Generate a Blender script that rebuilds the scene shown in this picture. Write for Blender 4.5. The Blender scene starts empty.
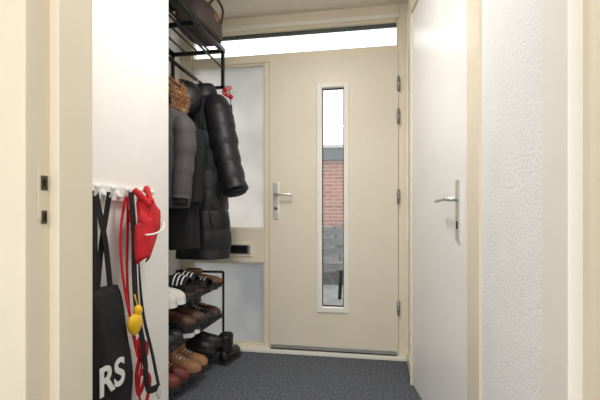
import bpy, bmesh, math, random
from mathutils import Vector, noise, Matrix
random.seed(4)
C=bpy.context
try: C.scene.view_settings.view_transform='Standard'
except Exception: pass

def lin(c):
    return tuple(((v/255)/12.92 if v/255<=.04045 else ((v/255+.055)/1.055)**2.4) for v in c)+(1,)
def mat(name,rgb,rough=.6,metal=0,var=.04,scale=6,bump=0,bscale=200,coat=0,detail=3):
    m=bpy.data.materials.new(name); m.use_nodes=True
    nt=m.node_tree; b=nt.nodes['Principled BSDF']
    b.inputs['Roughness'].default_value=rough; b.inputs['Metallic'].default_value=metal
    b.inputs['Coat Weight'].default_value=coat
    c=lin(rgb)
    tc=nt.nodes.new('ShaderNodeTexCoord')
    n=nt.nodes.new('ShaderNodeTexNoise'); n.inputs['Scale'].default_value=scale; n.inputs['Detail'].default_value=detail
    nt.links.new(tc.outputs['Object'],n.inputs['Vector'])
    r=nt.nodes.new('ShaderNodeValToRGB')
    r.color_ramp.elements[0].position=.3; r.color_ramp.elements[1].position=.7
    r.color_ramp.elements[0].color=tuple(max(0,v*(1-var)) for v in c[:3])+(1,)
    r.color_ramp.elements[1].color=tuple(min(1,v*(1+var)) for v in c[:3])+(1,)
    nt.links.new(n.outputs['Fac'],r.inputs['Fac']); nt.links.new(r.outputs['Color'],b.inputs['Base Color'])
    if bump:
        n2=nt.nodes.new('ShaderNodeTexNoise'); n2.inputs['Scale'].default_value=bscale; n2.inputs['Detail'].default_value=4
        nt.links.new(tc.outputs['Object'],n2.inputs['Vector'])
        bp=nt.nodes.new('ShaderNodeBump'); bp.inputs['Strength'].default_value=bump; bp.inputs['Distance'].default_value=.005
        nt.links.new(n2.outputs['Fac'],bp.inputs['Height']); nt.links.new(bp.outputs['Normal'],b.inputs['Normal'])
    return m

M={}
M['doorcream']=mat('door_cream_paint',(228,218,199),.42,var=.02,bump=.05,bscale=60)
M['frame']=mat('frame_cream_paint',(233,222,199),.4,var=.02,bump=.05,bscale=60)
M['framelt']=mat('frame_pale_paint',(238,234,224),.45,var=.02)
M['wall']=mat('wall_white',(241,239,235),.7,var=.015,bump=.1,bscale=90)
M['stucco']=mat('wall_stucco',(238,238,237),.85,var=.02,bump=.6,bscale=110)
M['ceil']=mat('ceiling_paint',(233,226,210),.8,var=.02)
M['rdoor']=mat('white_gloss_paint',(243,242,240),.3,var=.012,bump=.04,bscale=40)
M['steel']=mat('brushed_steel',(215,215,212),.3,.75,var=.05,scale=40)
M['dsteel']=mat('dark_hinge_metal',(160,156,148),.4,.6,var=.1,scale=40)
M['brass']=mat('strike_plate_dark',(88,74,58),.4,.6,var=.2,scale=60)
M['hole']=mat('dark_recess',(14,13,12),.9)
M['blackmetal']=mat('black_metal',(22,22,24),.4,.3,var=.1)
M['puffer']=mat('puffer_nylon_black',(17,18,24),.5,var=.2,scale=12,bump=.5,bscale=20)
M['coatblack']=mat('wool_black',(22,22,25),.85,var=.2,bump=.5,bscale=150)
M['grey']=mat('jacket_grey',(78,75,78),.7,var=.12,scale=14,bump=.4,bscale=40)
M['fur']=mat('fur_brown',(176,128,88),.85,var=.5,scale=45)
M['furlt']=mat('fur_tan',(228,194,154),.85,var=.3,scale=45)
M['blackcloth']=mat('black_cloth',(18,18,20),.8,var=.2,bump=.3,bscale=120)
M['white']=mat('white_plastic',(240,240,237),.35,var=.02)
M['letter']=mat('white_print',(235,235,233),.7,var=.03)
M['red']=mat('red_cloth',(202,22,34),.65,var=.15,scale=20,bump=.5,bscale=70)
M['yellow']=mat('yellow_rubber',(240,192,30),.45,var=.08,scale=20)
M['tan']=mat('tan_leather',(150,108,72),.55,var=.25,scale=20,bump=.2)
M['brown']=mat('brown_leather',(84,56,44),.5,var=.25,scale=20,bump=.2)
M['redbrown']=mat('redbrown_leather',(110,44,36),.5,var=.25,scale=20)
M['shoeblack']=mat('black_leather',(24,24,27),.45,var=.2,scale=20)
M['navy']=mat('navy_leather',(36,42,60),.5,var=.2,scale=20)
M['shoewhite']=mat('white_leather',(225,222,216),.5,var=.05,scale=20)
M['rubber']=mat('sole_rubber',(48,46,45),.8,var=.1)
M['pink']=mat('pink_fabric',(225,130,120),.7,var=.2,scale=40)
M['bag']=mat('taupe_canvas',(84,70,70),.8,var=.15,bump=.4,bscale=120)
M['pave']=mat('paving_grey',(150,150,148),.9,var=.2,scale=3)
M['fascia']=mat('roof_fascia',(74,80,86),.6,var=.1)
M['fence']=mat('weathered_timber',(96,94,92),.8,var=.3,scale=8)
M['aluminium']=mat('aluminium_strip',(170,170,168),.35,.6,var=.05)

def carpet():
    m=bpy.data.materials.new('carpet_bluegrey'); m.use_nodes=True; nt=m.node_tree; b=nt.nodes['Principled BSDF']
    b.inputs['Roughness'].default_value=.95
    tc=nt.nodes.new('ShaderNodeTexCoord')
    n=nt.nodes.new('ShaderNodeTexNoise'); n.inputs['Scale'].default_value=100; n.inputs['Detail'].default_value=5; n.inputs['Roughness'].default_value=.7
    r=nt.nodes.new('ShaderNodeValToRGB'); r.color_ramp.elements[0].position=.38; r.color_ramp.elements[1].position=.64
    r.color_ramp.elements[0].color=lin((30,34,41)); r.color_ramp.elements[1].color=lin((128,133,142))
    nt.links.new(tc.outputs['Object'],n.inputs['Vector']); nt.links.new(n.outputs['Fac'],r.inputs['Fac']); nt.links.new(r.outputs['Color'],b.inputs['Base Color'])
    bp=nt.nodes.new('ShaderNodeBump'); bp.inputs['Strength'].default_value=.8; bp.inputs['Distance'].default_value=.006
    nt.links.new(n.outputs['Fac'],bp.inputs['Height']); nt.links.new(bp.outputs['Normal'],b.inputs['Normal'])
    return m
M['carpet']=carpet()
def brick():
    m=bpy.data.materials.new('brick_red'); m.use_nodes=True; nt=m.node_tree; b=nt.nodes['Principled BSDF']; b.inputs['Roughness'].default_value=.9
    tc=nt.nodes.new('ShaderNodeTexCoord'); mp=nt.nodes.new('ShaderNodeMapping'); mp.inputs['Rotation'].default_value=(math.radians(90),0,0)
    t=nt.nodes.new('ShaderNodeTexBrick'); t.inputs['Color1'].default_value=lin((166,100,80)); t.inputs['Color2'].default_value=lin((138,76,62)); t.inputs['Mortar'].default_value=lin((165,146,136))
    t.inputs['Scale'].default_value=1; t.inputs['Brick Width'].default_value=.21; t.inputs['Row Height'].default_value=.0625; t.inputs['Mortar Size'].default_value=.009
    nt.links.new(tc.outputs['Object'],mp.inputs['Vector']); nt.links.new(mp.outputs['Vector'],t.inputs['Vector']); nt.links.new(t.outputs['Color'],b.inputs['Base Color'])
    return m
M['brick']=brick()
def clear():
    m=bpy.data.materials.new('clear_glass'); m.use_nodes=True; nt=m.node_tree; nt.nodes.remove(nt.nodes['Principled BSDF']); o=nt.nodes['Material Output']
    t=nt.nodes.new('ShaderNodeBsdfTransparent'); g=nt.nodes.new('ShaderNodeBsdfGlossy'); g.inputs['Roughness'].default_value=.02
    x=nt.nodes.new('ShaderNodeMixShader'); x.inputs[0].default_value=.05; t.inputs[0].default_value=(.95,.97,.96,1)
    nt.links.new(t.outputs[0],x.inputs[1]); nt.links.new(g.outputs[0],x.inputs[2]); nt.links.new(x.outputs[0],o.inputs[0]); return m
M['glass']=clear()
def frosted(nm,c0,c1):
    m=bpy.data.materials.new(nm); m.use_nodes=True; nt=m.node_tree; nt.nodes.remove(nt.nodes['Principled BSDF']); o=nt.nodes['Material Output']
    t=nt.nodes.new('ShaderNodeBsdfTranslucent'); g=nt.nodes.new('ShaderNodeBsdfGlossy'); g.inputs['Roughness'].default_value=.25
    tc=nt.nodes.new('ShaderNodeTexCoord'); n=nt.nodes.new('ShaderNodeTexNoise'); n.inputs['Scale'].default_value=2.5
    r=nt.nodes.new('ShaderNodeValToRGB'); r.color_ramp.elements[0].position=.35; r.color_ramp.elements[1].position=.65; r.color_ramp.elements[0].color=c0; r.color_ramp.elements[1].color=c1
    nt.links.new(tc.outputs['Object'],n.inputs['Vector']); nt.links.new(n.outputs['Fac'],r.inputs['Fac']); nt.links.new(r.outputs['Color'],t.inputs['Color'])
    n2=nt.nodes.new('ShaderNodeTexNoise'); n2.inputs['Scale'].default_value=300; bp=nt.nodes.new('ShaderNodeBump'); bp.inputs['Strength'].default_value=.4; bp.inputs['Distance'].default_value=.002
    nt.links.new(tc.outputs['Object'],n2.inputs['Vector']); nt.links.new(n2.outputs['Fac'],bp.inputs['Height']); nt.links.new(bp.outputs['Normal'],t.inputs['Normal'])
    x=nt.nodes.new('ShaderNodeMixShader'); x.inputs[0].default_value=.08
    nt.links.new(t.outputs[0],x.inputs[1]); nt.links.new(g.outputs[0],x.inputs[2]); nt.links.new(x.outputs[0],o.inputs[0]); return m
M['frost']=frosted('frosted_glass',(.62,.62,.60,1),(.80,.79,.76,1))
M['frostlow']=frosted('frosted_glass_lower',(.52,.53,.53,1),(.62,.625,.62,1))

class B:
    def __init__(s): s.bm=bmesh.new(); s.mats=[]
    def mi(s,k):
        if k not in s.mats: s.mats.append(k)
        return s.mats.index(k)
    def box(s,lo,hi,k,bev=0):
        t=bmesh.new()
        bmesh.ops.create_cube(t,size=1)
        for v in t.verts: v.co=Vector([(lo[i]+hi[i])/2+v.co[i]*(hi[i]-lo[i]) for i in range(3)])
        if bev: bmesh.ops.bevel(t,geom=t.edges[:],offset=bev,segments=2,affect='EDGES',profile=.6)
        s.merge(t,k); 
    def merge(s,t,k,sm=False):
        i=s.mi(k); mp={}
        for v in t.verts: mp[v]=s.bm.verts.new(v.co)
        for f in t.faces:
            try:
                nf=s.bm.faces.new([mp[v] for v in f.verts]); nf.material_index=i; nf.smooth=sm
            except ValueError: pass
        t.free()
    def prism(s,poly,z0,z1,k):
        i=s.mi(k); a=[s.bm.verts.new((x,y,z0)) for x,y in poly]; b=[s.bm.verts.new((x,y,z1)) for x,y in poly]
        n=len(poly)
        for j in range(n):
            s.bm.faces.new((a[j],a[(j+1)%n],b[(j+1)%n],b[j])).material_index=i
        s.bm.faces.new(a[::-1]).material_index=i; s.bm.faces.new(b).material_index=i
    def loft(s,rings,k,cap=True,sm=True):
        i=s.mi(k); R=[[s.bm.verts.new(p) for p in r] for r in rings]; n=len(R[0])
        for a,b in zip(R[:-1],R[1:]):
            for j in range(n):
                f=s.bm.faces.new((a[j],a[(j+1)%n],b[(j+1)%n],b[j])); f.material_index=i; f.smooth=sm
        if cap:
            for r,rv in ((R[0],1),(R[-1],0)):
                f=s.bm.faces.new(r[::-1] if rv else r); f.material_index=i; f.smooth=sm
    def tube(s,pts,rad,k,n=8,closed=False):
        pts=[Vector(p) for p in pts]; rings=[]
        rr=rad if isinstance(rad,(list,tuple)) else [rad]*len(pts)
        up=None
        for q,p in enumerate(pts):
            d=(pts[min(q+1,len(pts)-1)]-pts[max(q-1,0)]).normalized()
            if up is None:
                up=Vector((0,0,1)) if abs(d.z)<.9 else Vector((1,0,0))
            a=d.cross(up).normalized(); b=a.cross(d).normalized(); up=b
            rings.append([p+(a*math.cos(2*math.pi*j/n)+b*math.sin(2*math.pi*j/n))*rr[q] for j in range(n)])
        s.loft(rings,k)
    def ribbon(s,pts,w,k,x=-.97,th=.003):
        rings=[]
        for q,p in enumerate(pts):
            a=Vector((pts[max(q-1,0)][0],pts[max(q-1,0)][1])); b=Vector((pts[min(q+1,len(pts)-1)][0],pts[min(q+1,len(pts)-1)][1]))
            d=(b-a).normalized(); nn=Vector((-d.y,d.x))*w/2
            xx=p[2] if len(p)>2 else x
            rings.append([(xx,p[0]+nn.x,p[1]+nn.y),(xx+th,p[0]+nn.x,p[1]+nn.y),(xx+th,p[0]-nn.x,p[1]-nn.y),(xx,p[0]-nn.x,p[1]-nn.y)])
        s.loft(rings,k,sm=False)
    def sphere(s,c,r,k,seg=20,fn=None):
        t=bmesh.new(); bmesh.ops.create_uvsphere(t,u_segments=seg,v_segments=seg//2+2,radius=1)
        r=r if isinstance(r,(tuple,list)) else (r,r,r)
        for v in t.verts:
            p=v.co.copy()
            if fn: p=fn(p)
            v.co=Vector((c[0]+p.x*r[0],c[1]+p.y*r[1],c[2]+p.z*r[2]))
        s.merge(t,k,True)
    def done(s,name,parent=None,xf=None):
        bmesh.ops.recalc_face_normals(s.bm,faces=s.bm.faces[:])
        me=bpy.data.meshes.new(name); 
        if xf: s.bm.transform(xf)
        s.bm.to_mesh(me); s.bm.free()
        for k in s.mats: me.materials.append(M[k])
        o=bpy.data.objects.new(name,me); C.scene.collection.objects.link(o)
        if parent: o.parent=parent
        return o
def empty(name,loc=(0,0,0)):
    e=bpy.data.objects.new(name,None); C.scene.collection.objects.link(e); return e
def smoothpts(pts,n=6):
    out=[]; P=[Vector(p) for p in pts]
    for i in range(len(P)-1):
        p0=P[max(i-1,0)];p1=P[i];p2=P[i+1];p3=P[min(i+2,len(P)-1)]
        for j in range(n):
            t=j/n
            out.append(.5*((2*p1)+(p2-p0)*t+(2*p0-5*p1+4*p2-p3)*t*t+(3*p1-p0-3*p2+p3)*t**3))
    out.append(P[-1]); return out

CEIL=2.50
# ---------------- shell
b=B(); b.box((-2.4,-2.5,-.08),(1.9,3.0,0),'carpet'); b.done('floor')
b=B(); b.box((-2.4,-2.5,CEIL),(1.9,3.02,CEIL+.1),'ceil'); b.done('ceiling')
b=B(); b.box((-1.45,.915,0),(-1.0,1.87,CEIL),'wall'); b.done('wall_left')
b=B(); b.box((-1.55,1.87,0),(-1.45,3.0,CEIL),'wall'); b.done('wall_recess')
b=B(); b.box((.365,.915,0),(.60,1.41,CEIL),'stucco'); b.done('wall_right')
b=B(); b.prism([(.262,2.53),(.262,2.9),(.5,2.9),(.5,2.53)],0,CEIL,'wall')
b.prism([(.36,1.41),(.262,2.53),(.5,2.53),(.5,1.41)],2.29,CEIL,'wall'); b.done('wall_right_far')
b=B()
b.prism([(.356,1.41),(.352,1.555),(.366,1.555),(.37,1.6),(.5,1.6),(.5,1.41)],0,2.29,'frame')
b.prism([(.236,2.455),(.246,2.53),(.5,2.53),(.5,2.455)],0,2.29,'frame')
b.prism([(.356,1.41),(.236,2.455),(.236,2.53),(.5,2.53),(.5,1.41)],2.21,2.29,'frame')
b.done('trim_side_door_frame')
e=empty('door_side')
b=B(); b.prism([(.362,1.603),(.247,2.452),(.287,2.457),(.402,1.608)],.012,2.205,'rdoor'); b.done('door_side_leaf',e)
dv=Vector((.247-.362,2.452-1.603,0)).normalized(); nv=Vector((-dv.y,dv.x,0))
def onr(s,n,z):
    p=Vector((.362,1.603,0))+dv*s+nv*n; return (p.x,p.y,z)
b=B()
def pl(s0,s1,n0,n1,z0,z1,k):
    a=[onr(s0,n0,0),onr(s1,n0,0),onr(s1,n1,0),onr(s0,n1,0)]
    b.prism([(p[0],p[1]) for p in a],z0,z1,k)
pl(.065,.103,0,.008,.905,1.15,'steel'); 
b.tube([onr(.084,.008,1.074),onr(.084,.045,1.074)],.0095,'steel',12)
b.tube(smoothpts([onr(.084,.045,1.074),onr(.10,.051,1.075),onr(.16,.051,1.073),onr(.235,.047,1.071)],5),.0085,'steel',12)
pl(.078,.09,.008,.010,.955,.985,'hole')
b.done('door_handle',e)

b=B(); b.box((-2.4,.74,0),(-.82,.91,CEIL),'wall'); b.box((.50,.74,0),(1.9,.91,CEIL),'wall'); b.box((-.82,.74,2.25),(.50,.91,CEIL),'wall'); b.done('wall_doorway')
b=B(); b.box((-2.5,-2.5,0),(-2.4,.91,CEIL),'wall'); b.done('wall_room_left')
b=B(); b.box((1.9,-2.5,0),(2.0,.91,CEIL),'wall'); b.done('wall_room_right')
b=B()
b.box((-.82,.735,0),(-.72,.912,2.16),'frame',.004); b.box((-.722,.80,0),(-.695,.912,2.13),'frame',.003)
b.box((.379,.735,0),(.50,.912,2.16),'frame',.004); b.box((.354,.80,0),(.381,.912,2.13),'framelt',.003)
b.box((-.82,.735,2.16),(.50,.912,2.25),'frame',.004); b.box((-.72,.80,2.13),(.379,.912,2.162),'frame')
b.done('trim_doorway_frame')
e=empty('strike_plate')
b=B(); b.box((-.721,.768,1.0),(-.7185,.79,1.115),'frame'); 
b.box((-.7195,.774,1.065),(-.7165,.792,1.098),'brass',.001); b.box((-.7195,.776,.99),(-.7165,.790,1.02),'brass',.001)
b.box((-.7175,.778,1.073),(-.716,.786,1.090),'hole'); b.box((-.7175,.780,.996),(-.716,.787,1.014),'hole')
b.done('plate',e)

# ---------------- front facade frame
Y0,Y1=2.90,3.0
b=B()
def fb(x0,x1,z0,z1,k='frame',y0=Y0,y1=Y1,bev=.004): b.box((x0,y0,z0),(x1,y1,z1),k,bev)
fb(-1.45,-1.36,0,CEIL); fb(-.778,-.738,.03,2.15); fb(.198,.262,0,CEIL)
fb(-1.36,.198,2.152,2.205); fb(-1.36,.198,2.405,CEIL)
fb(-1.36,-.738,0,.035)
fb(-1.36,.198,2.405,2.43,'framelt',2.885,2.90)
for (x0,x1,z0,z1) in ((-1.36,.198,2.205,2.405),(-1.36,-.778,.905,2.152),(-1.36,-.778,.035,.655)):
    w=.012
    fb(x0,x1,z0,z0+w,'frame',2.915,2.95,.002); fb(x0,x1,z1-w,z1,'frame',2.915,2.95,.002); fb(x0,x0+w,z0,z1,'frame',2.915,2.95,.002); fb(x1-w,x1,z0,z1,'frame',2.915,2.95,.002)
b.done('wall_front')
b=B(); b.box((-1.36,2.95,2.205),(.198,2.958,2.405),'glass'); b.box((-1.36,2.96,2.372),(.198,2.985,2.395),'fascia'); b.done('window_1')
b=B(); b.box((-1.36,2.95,.905),(-.778,2.958,2.152),'frost'); b.box((-1.36,2.95,.035),(-.778,2.958,.655),'frostlow'); b.done('window_2')
b=B(); b.box((-1.36,2.905,.655),(-.778,2.99,.905),'doorcream',.003)
b.box((-1.12,2.893,.70),(-.87,2.906,.80),'frame',.003)
b.box((-1.105,2.889,.715),(-.885,2.895,.785),'aluminium',.002)
b.box((-1.095,2.886,.722),(-.905,2.890,.778),'hole',.001); b.box((-1.095,2.880,.755),(-.905,2.887,.782),'blackmetal',.002)
b.done('letterbox_panel')
b=B(); b.box((-1.36,2.84,0),(.262,2.90,.022),'framelt',.004); b.done('trim_threshold')
b=B(); b.box((.248,2.535,0),(.262,2.84,.07),'frame',.003); b.done('baseboard_right')

# front door
e=empty('door_front')
b=B()
DX0,DX1=-.735,.195
gx0,gx1,gz0,gz1=-.345,-.185,.343,1.931
y0,y1=2.885,2.93
b.box((DX0,y0,.03),(gx0-.03,y1,2.150),'doorcream',.004); b.box((gx1+.03,y0,.03),(DX1,y1,2.150),'doorcream',.004)
b.box((gx0-.032,y0,.03),(gx1+.032,y1,gz0-.03),'doorcream'); b.box((gx0-.032,y0,gz1+.03),(gx1+.032,y1,2.150),'doorcream')
b.done('leaf',e)
b=B()
for (x0,x1,z0,z1) in ((gx0-.035,gx0,gz0-.035,gz1+.035),(gx1,gx1+.035,gz0-.035,gz1+.035),(gx0,gx1,gz0-.035,gz0),(gx0,gx1,gz1,gz1+.035)):
    b.box((x0,y0-.012,z0),(x1,y1,z1),'framelt',.004)
b.done('glazing_trim',e)
b=B()
b.box((gx0,2.918,gz0),(gx1,2.924,gz1),'glass'); 
for (x0,x1,z0,z1) in ((gx0,gx0+.007,gz0,gz1),(gx1-.007,gx1,gz0,gz1),(gx0,gx1,gz0,gz0+.009),(gx0,gx1,gz1-.009,gz1)): b.box((x0,2.912,z0),(x1,2.917,z1),'blackmetal')
b.done('glass',e)
b=B(); b.box((DX0+.01,2.872,.032),(DX1-.01,2.885,.056),'aluminium',.002); b.box((DX0+.01,2.876,.022),(DX1-.01,2.884,.034),'blackmetal'); b.done('draught_strip',e)
b=B(); b.box((-.704,2.877,.98),(-.662,2.886,1.248),'steel',.004)
b.tube([(-.683,2.88,1.16),(-.683,2.835,1.16)],.010,'steel',12)
b.tube(smoothpts([(-.683,2.835,1.16),(-.66,2.83,1.162),(-.61,2.83,1.16),(-.555,2.835,1.158)],5),.010,'steel',12)
b.tube([(-.683,2.88,1.06),(-.683,2.868,1.06)],.013,'dsteel',16)
b.box((-.686,2.866,1.052),(-.680,2.869,1.068),'hole')
b.done('handle',e)
for i,z in enumerate((1.93,1.70,1.137,.354)):
    b=B(); b.tube([(.197,2.879,z-.05),(.197,2.879,z+.05)],.008,'dsteel',12); b.sphere((.197,2.879,z+.052),.0075,'dsteel',10); b.box((.185,2.883,z-.045),(.197,2.887,z+.045),'dsteel'); b.box((.197,2.883,z-.045),(.208,2.899,z+.045),'dsteel')
    for q in (-.018,.018): b.tube([(.197,2.879,z+q-.0015),(.197,2.879,z+q+.0015)],.0088,'hole',12)
    b.done('hinge_%d'%(i+1),e)

# ---------------- outside
b=B(); b.box((-8,3.05,-.2),(8,14,-.1),'pave'); b.done('ground_paving')
e=empty('brick_outbuilding')
b=B(); b.box((-4.5,7.0,-.1),(-.05,9.5,1.96),'brick'); b.done('walls',e)
b=B(); b.box((-4.6,6.9,1.96),(.05,9.6,2.2),'fascia',.01); b.box((-4.6,6.88,2.17),(.05,9.6,2.22),'aluminium'); b.done('roof_fascia',e)
e=empty('garden_fence')
b=B()
for i in range(14):
    x=-2.1+i*.17; b.box((x,6.35,-.1),(x+.15,6.38,.82+.02*(i%2)),'fence',.004)
b.box((-2.1,6.38,.2),(.3,6.42,.28),'fence'); b.box((-2.1,6.38,.7),(.3,6.42,.78),'fence'); b.done('boards',e)
b=B()
for x in (-.55,.55):
    b.tube([(x,-.23,-.1),(x,-.22,.38)],.025,'blackmetal'); b.tube([(x,.23,-.1),(x,.2,.38),(x,.32,.85)],.025,'blackmetal'); b.tube([(x,-.25,.38),(x,.25,.38)],.022,'blackmetal'); b.tube([(x,-.23,.38),(x,-.22,.58),(x,.26,.6)],.02,'blackmetal')
for i in range(4): b.box((-.6,-.23+i*.11,.39),(.6,-.14+i*.11,.41),'fence',.003)
for i in range(3): b.box((-.6,.2+i*.03,.5+i*.12),(.6,.22+i*.03,.59+i*.12),'shoeblack',.003)
b.done('garden_bench',None,Matrix.Translation((-.45,4.7,0))@Matrix.Rotation(math.radians(62),4,'Z'))

# ---------------- coat rack
b=B()
for x in (-1.42,-1.33,-1.24,-1.15): b.tube([(x,1.90,2.2),(x,2.76,2.2)],.007,'blackmetal')
b.box((-1.065,1.89,2.185),(-1.035,2.77,2.215),'blackmetal',.003)
b.box((-1.449,1.89,2.185),(-1.425,2.77,2.215),'blackmetal',.003)
for y in (1.90,2.33,2.76): 
    b.box((-1.44,y-.012,2.185),(-1.04,y+.012,2.21),'blackmetal',.003)
for y in (1.90,2.76):
    b.box((-1.44,y-.011,1.925),(-1.04,y+.011,1.945),'blackmetal',.003)
    b.box((-1.062,y-.011,1.925),(-1.040,y+.011,2.20),'blackmetal',.003)
    b.box((-1.449,y-.011,1.8),(-1.43,y+.011,2.215),'blackmetal',.003)
b.tube([(-1.17,1.90,1.935),(-1.17,2.76,1.935)],.012,'blackmetal',12)
b.tube([(-1.05,1.90,2.07),(-1.05,2.76,2.07)],.007,'blackmetal',8)
b.done('coat_rack')

b=B()
rings=[]
for i in range(12):
    t=i/11; z=2.217+.20*t; s=[.96,1,1.03,1.04,1.04,1.02,1.0,.96,.9,.82,.7,.5][i]
    rings.append([(-1.12+.11*s*math.copysign(abs(math.cos(a))**.6,math.cos(a))+.01*noise.noise((a,z*9,1)), 2.52+.2*s*math.copysign(abs(math.sin(a))**.6,math.sin(a)),z+.02*noise.noise((a*2,z*5,3))*t) for a in [2*math.pi*j/28 for j in range(28)]])
b.loft(rings,'bag')
b.tube(smoothpts([(-1.02,2.40,2.33),(-.99,2.44,2.40),(-.99,2.52,2.43),(-.99,2.60,2.40),(-1.02,2.64,2.33)]),.008,'brown')
b.box((-1.02,2.49,2.30),(-1.002,2.55,2.34),'tan',.004)
b.done('canvas_bag')
b=B(); b.box((-1.41,1.95,2.217),(-1.12,2.22,2.30),'blackcloth',.02); b.box((-1.42,1.94,2.30),(-1.11,2.23,2.33),'shoeblack',.01); b.done('storage_box')

# bulb hangs clear of the coats on a short cord
b=B()
q=Matrix.Translation((0,0,0))
b.tube(smoothpts([(-1.05,2.77,1.945),(-1.02,2.778,1.94),(-1.0,2.78,1.86),(-1.0,2.78,1.80)]),.003,'blackmetal')
b.tube([(-1.0,2.78,1.81),(-1.0,2.78,1.765)],[.012,.016],'blackmetal',12)
b.loft([[(-1.0+r*math.cos(a),2.78+r*math.sin(a),z) for a in [2*math.pi*j/16 for j in range(16)]] for z,r in ((1.765,.014),(1.745,.02),(1.725,.029),(1.705,.029),(1.69,.02),(1.683,.006))],'white')
for j in range(9):
    a=j*.7; b.sphere((-1.02+.025*math.cos(a),2.772+.018*math.sin(a),1.875+.008*j-.01),(.018,.018,.016),'pink' if j%3 else 'red',10)
b.done('hanging_light_bulb')

# ---------------- coats
def sect(c,rx,ry,z,n=48,amp=.012,seed=0,pw=.85,folds=0,fa=0):
    out=[]
    for j in range(n):
        a=2*math.pi*j/n
        ca,sa=math.cos(a),math.sin(a)
        k=1+amp*noise.noise((ca*2+seed,sa*2,z*7))*4+fa*math.sin(a*folds+seed+z*2)
        out.append((c[0]+rx*k*math.copysign(abs(ca)**pw,ca),c[1]+ry*k*math.copysign(abs(sa)**pw,sa),z))
    return out
def lerpkeys(keys,t):
    for a,b_ in zip(keys[:-1],keys[1:]):
        if a[0]<=t<=b_[0]:
            u=(t-a[0])/(b_[0]-a[0]); u=u*u*(3-2*u); return [a[i]+(b_[i]-a[i])*u for i in range(1,len(a))]
    return list(keys[-1][1:])
def torso(bb,keys,k,quilt=0,q_amp=.05,step=.012,seed=0,folds=0,fa=0,amp=.012):
    z=keys[0][0]; rings=[]
    while z<=keys[-1][0]+1e-6:
        cx,cy,rx,ry=lerpkeys(keys,z)
        s=1
        if quilt: s=1-q_amp+q_amp*abs(math.sin(math.pi*z/quilt))**.5*1.4
        rings.append(sect((cx,cy),rx*s,ry*s,z,seed=seed,folds=folds,fa=fa,amp=amp)); z+=step
    bb.loft(rings,k)
def sleeve(bb,pts,rads,k,quilt=0,q_amp=.08,seed=0):
    P=smoothpts(pts,14); n=len(P); R=[]; L=0
    for i,p in enumerate(P):
        if i: L+=(p-P[i-1]).length
        t=i/(n-1)*(len(rads)-1); a=int(min(t,len(rads)-2)); r=rads[a]+(rads[a+1]-rads[a])*(t-a)
        if quilt: r*=1-q_amp+q_amp*abs(math.sin(math.pi*L/quilt))**.5*1.6
        r*=1+.08*noise.noise((L*14,seed,0)); R.append(r)
    bb.tube(P,R,k,20)
def hanger(bb,c,z,w=.17):
    bb.tube(smoothpts([(c[0]-.03,c[1],z+.02),(c[0]-.025,c[1],z+.075),(c[0],c[1],z+.095),(c[0]+.02,c[1],z+.07),(c[0],c[1],z+.03),(c[0],c[1],z-.03)]),.003,'steel')
    bb.tube([(c[0]-w,c[1],z-.11),(c[0],c[1],z-.03),(c[0]+w,c[1],z-.11)],.008,'brown')
b=B()
torso(b,[(.72,-1.115,2.56,.172,.125),(.80,-1.115,2.56,.18,.13),(1.1,-1.115,2.56,.172,.125),(1.4,-1.11,2.56,.17,.12),(1.62,-1.10,2.56,.185,.115),(1.76,-1.11,2.56,.165,.105),(1.83,-1.14,2.56,.11,.08),(1.88,-1.16,2.56,.07,.07)],'puffer',.13,.04,.008,folds=5,fa=.035,amp=.03)
sleeve(b,[(-1.03,2.54,1.77),(-.975,2.50,1.64),(-.93,2.47,1.47),(-.885,2.44,1.31),(-.83,2.41,1.16)],[.08,.095,.090,.084,.080,.078],'puffer',.12,.07,2)
sleeve(b,[(-1.26,2.54,1.73),(-1.30,2.52,1.5),(-1.30,2.48,1.2)],[.07,.08,.06],'puffer',.12,.07,5)
b.tube([(-.829,2.409,1.157),(-.824,2.407,1.142)],[.064,.062],'blackcloth',16)
b.tube([(-1.10,2.437,.74),(-1.10,2.437,1.1),(-1.10,2.442,1.5),(-1.12,2.45,1.72)],.005,'blackmetal')
b.tube([(-1.035,2.447,1.08),(-1.01,2.452,.93)],.005,'blackmetal')
# stand-up collar and storm flap
b.loft([[(-1.125+r*math.cos(a),2.55+r*.8*math.sin(a),z+.02*math.cos(a)) for a in [2*math.pi*j/24 for j in range(24)]] for z,r in ((1.76,.12),(1.80,.115),(1.85,.10),(1.87,.085),(1.85,.07),(1.80,.06))],'puffer')
b.box((-1.118,2.428,.76),(-1.075,2.438,1.66),'puffer',.004)
b.sphere((-1.20,2.44,1.76),(.13,.10,.13),'puffer',24,lambda p:Vector((p.x*(1+.06*noise.noise(p*3)),p.y,p.z*(1+.08*noise.noise(p*2.3)))))
hanger(b,(-1.16,2.56),1.88)
def fur(bb,c,rx,rz,tr,n):
    for i in range(n):
        a=random.uniform(-math.pi*.35,math.pi*1.15)+0; ph=random.uniform(0,2*math.pi)
        base=Vector((c[0]+rx*math.cos(a),c[1],c[2]+rz*math.sin(a)))
        rad=Vector((math.cos(a),0,math.sin(a)))
        nrm=(rad*math.cos(ph)+Vector((0,1,0))*math.sin(ph)).normalized()
        p=base+nrm*tr*.7; tip=p+(nrm+Vector((random.uniform(-.7,.7),random.uniform(-.7,.7),random.uniform(-1,.3)))).normalized()*random.uniform(.022,.045)
        d=(tip-p).normalized(); u=d.orthogonal().normalized()*.003; w=d.cross(u)
        vs=[bb.bm.verts.new(p+u),bb.bm.verts.new(p-u*.5+w*.9),bb.bm.verts.new(p-u*.5-w*.9),bb.bm.verts.new(tip)]
        mi=bb.mi('fur' if random.random()<.5 else 'furlt')
        for t in ((0,1,3),(1,2,3),(2,0,3)): bb.bm.faces.new([vs[q] for q in t]).material_index=mi
fc=(-1.235,2.31,1.72)
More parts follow.
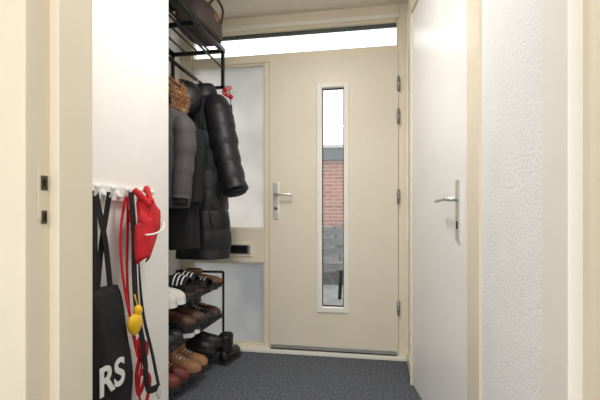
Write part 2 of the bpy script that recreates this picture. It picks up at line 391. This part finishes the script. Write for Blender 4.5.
pts=[(fc[0]+.085*math.cos(a),fc[1],fc[2]+.095*math.sin(a)) for a in [(-.35+1.5*i/24)*math.pi for i in range(25)]]
b.tube(pts,.034,'fur',12); fur(b,fc,.085,.095,.042,3200)
b.sphere((fc[0],fc[1]+.02,fc[2]-.01),(.07,.03,.09),'blackcloth',16)
b.done('puffer_coat')
b=B()
torso(b,[(1.05,-1.15,2.14,.12,.09),(1.12,-1.15,2.14,.135,.10),(1.4,-1.15,2.14,.14,.10),(1.50,-1.15,2.14,.145,.095),(1.58,-1.16,2.14,.12,.07),(1.63,-1.17,2.14,.06,.05)],'grey',0,step=.015,seed=3,folds=6,fa=.03)
sleeve(b,[(-1.06,2.12,1.55),(-1.025,2.10,1.47),(-1.02,2.09,1.34),(-1.03,2.08,1.20),(-1.035,2.075,1.10)],[.05,.064,.060,.056,.052,.048],'grey',.11,.07,8)
b.tube([(-1.035,2.075,1.11),(-1.036,2.072,1.06)],[.042,.040],'coatblack',16)
b.tube([(-1.13,2.035,1.06),(-1.13,2.03,1.35),(-1.14,2.05,1.55)],.005,'steel')
hanger(b,(-1.17,2.14),1.86-.005,.1)
b.tube([(-1.17,2.14,1.84),(-1.17,2.14,1.60)],.004,'steel')
b.done('grey_jacket')
b=B()
torso(b,[(.80,-1.16,2.285,.135,.06),(1.1,-1.16,2.285,.13,.06),(1.45,-1.16,2.285,.13,.055),(1.55,-1.16,2.285,.13,.05),(1.62,-1.17,2.285,.05,.035)],'coatblack',0,step=.02,seed=6,folds=7,fa=.06)
sleeve(b,[(-1.04,2.28,1.52),(-1.03,2.27,1.35),(-1.035,2.25,1.08)],[.045,.052,.048,.045],'coatblack',0,0,9)
b.tube([(-1.17,2.285,1.93),(-1.17,2.285,1.6)],.004,'steel')
b.done('wool_coat')

# ---------------- shoe rack
b=B()
for z in (.07,.29,.51):
    for x in (-1.36,-1.27,-1.18,-1.09): b.tube([(x,1.92,z),(x,2.74,z)],.005,'blackmetal')
    for x in (-1.40,-1.04): b.tube([(x,1.92,z),(x,2.74,z)],.008,'blackmetal')
    for y in (1.92,2.74): b.tube([(-1.40,y,z),(-1.04,y,z)],.008,'blackmetal')
for y in (1.92,2.74):
    for x in (-1.40,-1.04): b.tube([(x,y,0),(x,y,.60)],.009,'blackmetal')
    b.tube([(-1.40,y,.60),(-1.04,y,.60)],.009,'blackmetal')
b.done('shoe_rack')
def shoe(bb,ox,oy,oz,yaw,kind,up,sole,L=.28,roll=0,pitch=0):
    R=Matrix.Translation((ox,oy,oz))@Matrix.Rotation(yaw,4,'Z')@Matrix.Rotation(pitch,4,'Y')@Matrix.Rotation(roll,4,'X')
    def T(x,y,z): return tuple(R@Vector((x,y,z)))
    prof=[(0,.022,.05),(.02,.034,.062),(.08,.038,.066),(.14,.040,.06),(.19,.049,.050),(.24,.045,.042),(.27,.028,.030),(.282,.008,.02)]
    k=L/.282
    st=.025 if kind!='slide' else .03
    out=[(x*k,w+.004) for x,w,h in prof]
    ring=[(x,w) for x,w in out]+[(x,-w) for x,w in out[::-1]]
    bb.loft([[T(x,y,z) for x,y in ring] for z in (0,.004,st)],sole,sm=False)
    if kind=='slide':
        for q,(x0,x1,kk) in enumerate(((.13,.225,up),(.145,.152,'white'),(.17,.177,'white'),(.195,.202,'white'))):
            e_=.002 if q else 0
            rg=[]
            for x in (x0,(x0+x1)/2,x1):
                w=.05+e_; h=.062-(x-.13)*.12+e_
                o=[(x,w*math.cos(a),st-.01+h*math.sin(a)) for a in [math.pi*j/12 for j in range(13)]]
                i_=[(x,(w-.006)*math.cos(a),st-.01+(h-.006)*math.sin(a)) for a in [math.pi*j/12 for j in range(12,-1,-1)]]
                rg.append([T(*p) for p in o+i_])
            bb.loft(rg,kk,sm=False)
        return
    rings=[]
    for x,w,h in prof:
        hh=h*(1.25 if kind!='flat' else .9)
        r=[]
        for j in range(18):
            a=2*math.pi*j/18
            yy=w*math.copysign(abs(math.cos(a))**.8,math.cos(a)); zz=math.sin(a)
            zz=hh*zz if zz>0 else .012*zz
            r.append(T(x*k,yy,st+zz))
        rings.append(r)
    bb.loft(rings,up)
    if kind=='boot':
        H=.17
        rg=[]
        for t in [i/8 for i in range(9)]:
            z=st+.05+(H-.05)*t
            rg.append([T((.07+.060*math.cos(a)*(1+.1*(1-t)))*k,(.044+.004*t)*math.sin(a),z+.004*math.sin(a*3)) for a in [2*math.pi*j/18 for j in range(18)]])
        bb.loft(rg,up); bb.loft([[T((.07+.052*math.cos(a))*k,.040*math.sin(a),st+H+e2) for a in [2*math.pi*j/18 for j in range(18)]] for e2 in (0,.005)],'hole')
    else:
        top=st+.066*1.2
        bb.loft([[T((.07+r1*math.cos(a))*k,r1*.52*math.sin(a),top+dz) for a in [2*math.pi*j/18 for j in range(18)]] for r1,dz in ((.064,-.02),(.062,.006),(.054,.010))],up)
        bb.loft([[T((.07+.052*math.cos(a))*k,.027*math.sin(a),top+dz) for a in [2*math.pi*j/18 for j in range(18)]] for dz in (.005,.0115)],'hole')
    if kind in('sneaker','boot'):
        for i in range(4):
            x=(.135+.02*i)*k; z=st+(.078-.006*i if kind=='sneaker' else .082-.008*i)
            bb.tube([T(x,-.022,z-.008),T(x,0,z+.001),T(x,.022,z-.008)],.003,'white' if up!='shoewhite' else 'grey',6)
names={'sneaker':'sneaker_pair','boot':'ankle_boot_pair','slide':'slide_sandal_pair','flat':'loafer_pair'}
def pair(x,y,z,kind,up,sole,yaw=0,g=.1,L=.28,roll=0,pitch=0):
    bb=B(); shoe(bb,x,y,z,yaw+random.uniform(-.06,.06),kind,up,sole,L,roll,pitch); shoe(bb,x+random.uniform(-.01,.01),y+g,z,yaw+random.uniform(-.08,.08),kind,up,sole,L,-roll,pitch)
    bb.done(names[kind])
X=-1.30
zt=.516
pair(X,1.99,zt,'sneaker','shoewhite','white'); pair(X,2.21,zt,'flat','brown','rubber'); pair(X+.01,2.43,zt,'slide','shoeblack','shoeblack',g=.115)
pair(X+.02,2.20,zt+.085,'slide','shoeblack','shoeblack',pitch=.12,g=.11)
bb=B(); shoe(bb,X,2.665,zt,0,'flat','tan','rubber'); bb.done('loafer')
zm=.296
pair(X,1.99,zm,'boot','shoeblack','rubber'); pair(X,2.20,zm,'sneaker','navy','white'); pair(X,2.42,zm,'boot','shoeblack','rubber')
pair(X+.02,2.20,zm+.085,'flat','brown','rubber',pitch=.10)
bb=B(); shoe(bb,X,2.64,zm,0,'boot','brown','rubber'); bb.done('ankle_boot')
zb=.077
pair(X+.02,1.99,zb,'boot','redbrown','rubber'); pair(X+.05,2.21,zb,'boot','tan','rubber'); pair(X,2.43,zb,'flat','shoeblack','rubber')
pair(X+.04,2.43,zb+.085,'flat','shoeblack','rubber',pitch=.1)
bb=B(); shoe(bb,X,2.66,zb,0,'sneaker','brown','rubber'); bb.done('sneaker')
bb=B(); shoe(bb,-.975,2.55,0,1.5,'boot','shoeblack','rubber',.25); bb.done('ankle_boot')

# ---------------- hook rail and hanging things
def SY(d,x=0): return Matrix.Translation((x,d,0))
e=empty('hook_rail')
b=B(); b.box((-1.0,1.20,1.065),(-.985,1.69,1.125),'white',.004); b.done('board',e)
b=B()
for y in (1.26,1.35,1.44,1.53,1.62):
    b.tube(smoothpts([(-.985,y,1.09),(-.965,y,1.08),(-.95,y,1.085),(-.945,y,1.105)]),.006,'white',10); b.sphere((-.945,y,1.11),.011,'white',12); b.tube([(-.986,y,1.09),(-.982,y,1.09)],.016,'white',16)
b.done('hooks',e)
b=B()
rings=[]
for i in range(26):
    t=i/25; z=.16+.58*t
    th=.018+.026*math.sin(math.pi*t)**.7
    ya,yb=1.235+.02*t,1.48-.07*t
    r=[]
    for j in range(48):
        a=2*math.pi*j/48; yy=(ya+yb)/2+(yb-ya)/2*math.copysign(abs(math.cos(a))**.5,math.cos(a))
        xx=-.995+th+th*.92*math.copysign(abs(math.sin(a))**.7,math.sin(a))+(.014*noise.noise((yy*18,z*5,0)))*(math.sin(a)>0)*(0 if .3<z<.5 and yy<1.42 else 1)
        r.append((xx,yy,z+.012*noise.noise((yy*12,2,0))*t))
    rings.append(r)
b.loft(rings,'blackcloth')
b.ribbon(smoothpts([(1.275,.74,-.965),(1.27,.9,-.962),(1.262,1.02,-.958),(1.26,1.095,-.956)]),.028,'blackcloth')
b.ribbon(smoothpts([(1.36,.74,-.965),(1.33,.9,-.962),(1.29,1.02,-.958),(1.265,1.095,-.956)]),.028,'blackcloth')
b.ribbon(smoothpts([(1.30,.73,-.975),(1.32,.9,-.972),(1.34,1.02,-.966),(1.35,1.095,-.960)]),.028,'blackcloth')
tb=b.done('tote_bag')
cu=bpy.data.curves.new('txt','FONT'); cu.body='RS'; cu.size=.14; cu.extrude=.0015; cu.offset=.003
to=bpy.data.objects.new('txt',cu); C.scene.collection.objects.link(to); C.view_layer.update()
me=bpy.data.meshes.new_from_object(to.evaluated_get(C.evaluated_depsgraph_get())); bpy.data.objects.remove(to)
lo=bpy.data.objects.new('printed_letters',me); me.materials.clear(); me.materials.append(M['letter']); C.scene.collection.objects.link(lo)
lo.rotation_euler=(math.radians(90),0,math.radians(90)); lo.location=(-.9085,1.22,.385); lo.parent=tb
b=B()
b.ribbon(smoothpts([(1.445,1.10,-.953),(1.40,.98,-.945),(1.39,.85,-.94),(1.405,.7,-.93),(1.44,.55,-.92),(1.47,.44,-.92)]),.013,'red')
b.ribbon(smoothpts([(1.448,1.10,-.95),(1.432,.95,-.94),(1.42,.8,-.935),(1.43,.62,-.93),(1.47,.44,-.92)]),.013,'red')
b.done('lanyard')
b=B()
b.ribbon(smoothpts([(1.465,1.10,-.96),(1.475,.95,-.955),(1.47,.8,-.95),(1.485,.65,-.95),(1.52,.5,-.945),(1.54,.4,-.945),(1.58,.28,-.955),(1.67,.25,-.96)]),.030,'blackcloth')
b.ribbon(smoothpts([(1.535,1.10,-.962),(1.50,.95,-.96),(1.51,.8,-.957),(1.55,.6,-.96),(1.61,.42,-.955),(1.65,.32,-.96),(1.67,.25,-.957)]),.018,'blackcloth')
b.ribbon(smoothpts([(1.482,1.09,-.956),(1.492,.95,-.951),(1.487,.8,-.946),(1.502,.65,-.946),(1.537,.5,-.941)]),.005,'letter')
b.tube([(-.957,1.67,.255),(-.957,1.685,.22),(-.957,1.67,.20),(-.957,1.655,.22),(-.957,1.67,.255)],.004,'steel')
b.done('dog_leash',None,SY(-.035,.036))
b=B()
def capfn(p):
    k=1+.22*noise.noise(p*1.6)+.10*noise.noise(p*5)
    return Vector((p.x*k,p.y*k,p.z*(1 if p.z>0 else .8)*k))
b.sphere((-.935,1.60,.985),(.050,.082,.10),'red',40,capfn)
rings=[]
for i in range(10):
    t=i/9; z=.97-.16*t; w=.085*(1-.55*t**2)
    rings.append([(-.925+.025*math.cos(math.pi*s/10-math.pi/2)*1.3+.0,1.60-.05*t+w*math.sin(math.pi*s/10-math.pi/2),z+.03*math.sin(s*.3)) for s in range(11)]+[(-.931+.025*math.cos(math.pi*s/10-math.pi/2)*1.3,1.60-.05*t+w*math.sin(math.pi*s/10-math.pi/2),z+.03*math.sin(s*.3)) for s in range(10,-1,-1)])
b.loft(rings,'red')
b.tube(smoothpts([(-.895,1.53,.93),(-.872,1.57,.935),(-.872,1.63,.955),(-.895,1.67,.98)]),.004,'letter')
b.tube(smoothpts([(-.945,1.53,1.11),(-.925,1.54,1.09),(-.90,1.57,1.05)]),.014,'red')
b.tube(smoothpts([(-.945,1.62,1.11),(-.93,1.60,1.12),(-.90,1.58,1.06)]),.012,'red')
b.done('baseball_cap',None,SY(-.065,.012))
b=B()
b.sphere((-.915,1.51,.585),(.02,.042,.042),'yellow',18,lambda p:Vector((p.x,p.y*(1+.3*p.z),p.z)))
b.sphere((-.915,1.53,.635),(.016,.022,.022),'yellow',14); b.tube([(-.915,1.53,.65),(-.92,1.515,.70)],.003,'yellow',6)
b.done('yellow_pouch',None,SY(-.09,.015))
b=B()
b.ribbon(smoothpts([(1.56,1.10,-.95),(1.53,1.0,-.948),(1.53,.85,-.945),(1.535,.7,-.94),(1.56,.5,-.94),(1.575,.42,-.945),(1.55,.3,-.945),(1.57,.2,-.95)]),.010,'red')
b.ribbon(smoothpts([(1.53,.50,-.94),(1.58,.42,-.94),(1.60,.33,-.945),(1.55,.27,-.945),(1.53,.36,-.943),(1.56,.45,-.94)]),.026,'red')
b.ribbon(smoothpts([(1.55,.36,-.936),(1.62,.30,-.94),(1.60,.2,-.945),(1.55,.15,-.945)]),.026,'red')
b.sphere((-.94,1.57,.44),(.02,.032,.055),'red',14,capfn)
b.done('dog_harness',None,SY(-.03))

e=empty('fill_lamp')  # added lamp and disc above the view, brightens the hall
b=B(); b.tube([(-.4,1.55,CEIL),(-.4,1.55,CEIL-.03)],.15,'white',32); b.done('fill_disc',e)
def area(name,loc,rot,sx,sy,pw,col,par=None):
    l=bpy.data.lights.new(name,'AREA'); l.shape='RECTANGLE'; l.size=sx; l.size_y=sy; l.energy=pw; l.color=col
    o=bpy.data.objects.new(name,l); o.location=loc; o.rotation_euler=rot; C.scene.collection.objects.link(o)
    if par: o.parent=par
    return o
area('fill_light',(-.4,1.55,CEIL-.04),(0,0,0),.28,.28,16,(1,.97,.93),e)
e2=empty('fill_lamp');  # second added lamp, unseen behind the camera, fills the near room and jambs
b=B(); b.tube([(-.3,-.6,CEIL),(-.3,-.6,CEIL-.03)],.2,'white',32); b.done('fill_disc',e2)
area('fill_light',(-.3,-.6,CEIL-.04),(0,0,0),.4,.4,22,(1,.97,.93),e2)

w=bpy.data.worlds.new('overcast_sky'); C.scene.world=w; w.use_nodes=True
bg=w.node_tree.nodes['Background']; bg.inputs[0].default_value=(.985,.99,1,1); bg.inputs[1].default_value=2.15

cam=bpy.data.cameras.new('camera'); co=bpy.data.objects.new('camera',cam); C.scene.collection.objects.link(co)
cam.sensor_width=36; cam.lens=24; cam.shift_y=.025; cam.clip_start=.02
co.location=(0,0,1.01); co.rotation_euler=(math.radians(90),0,math.radians(9.93))
C.scene.camera=co
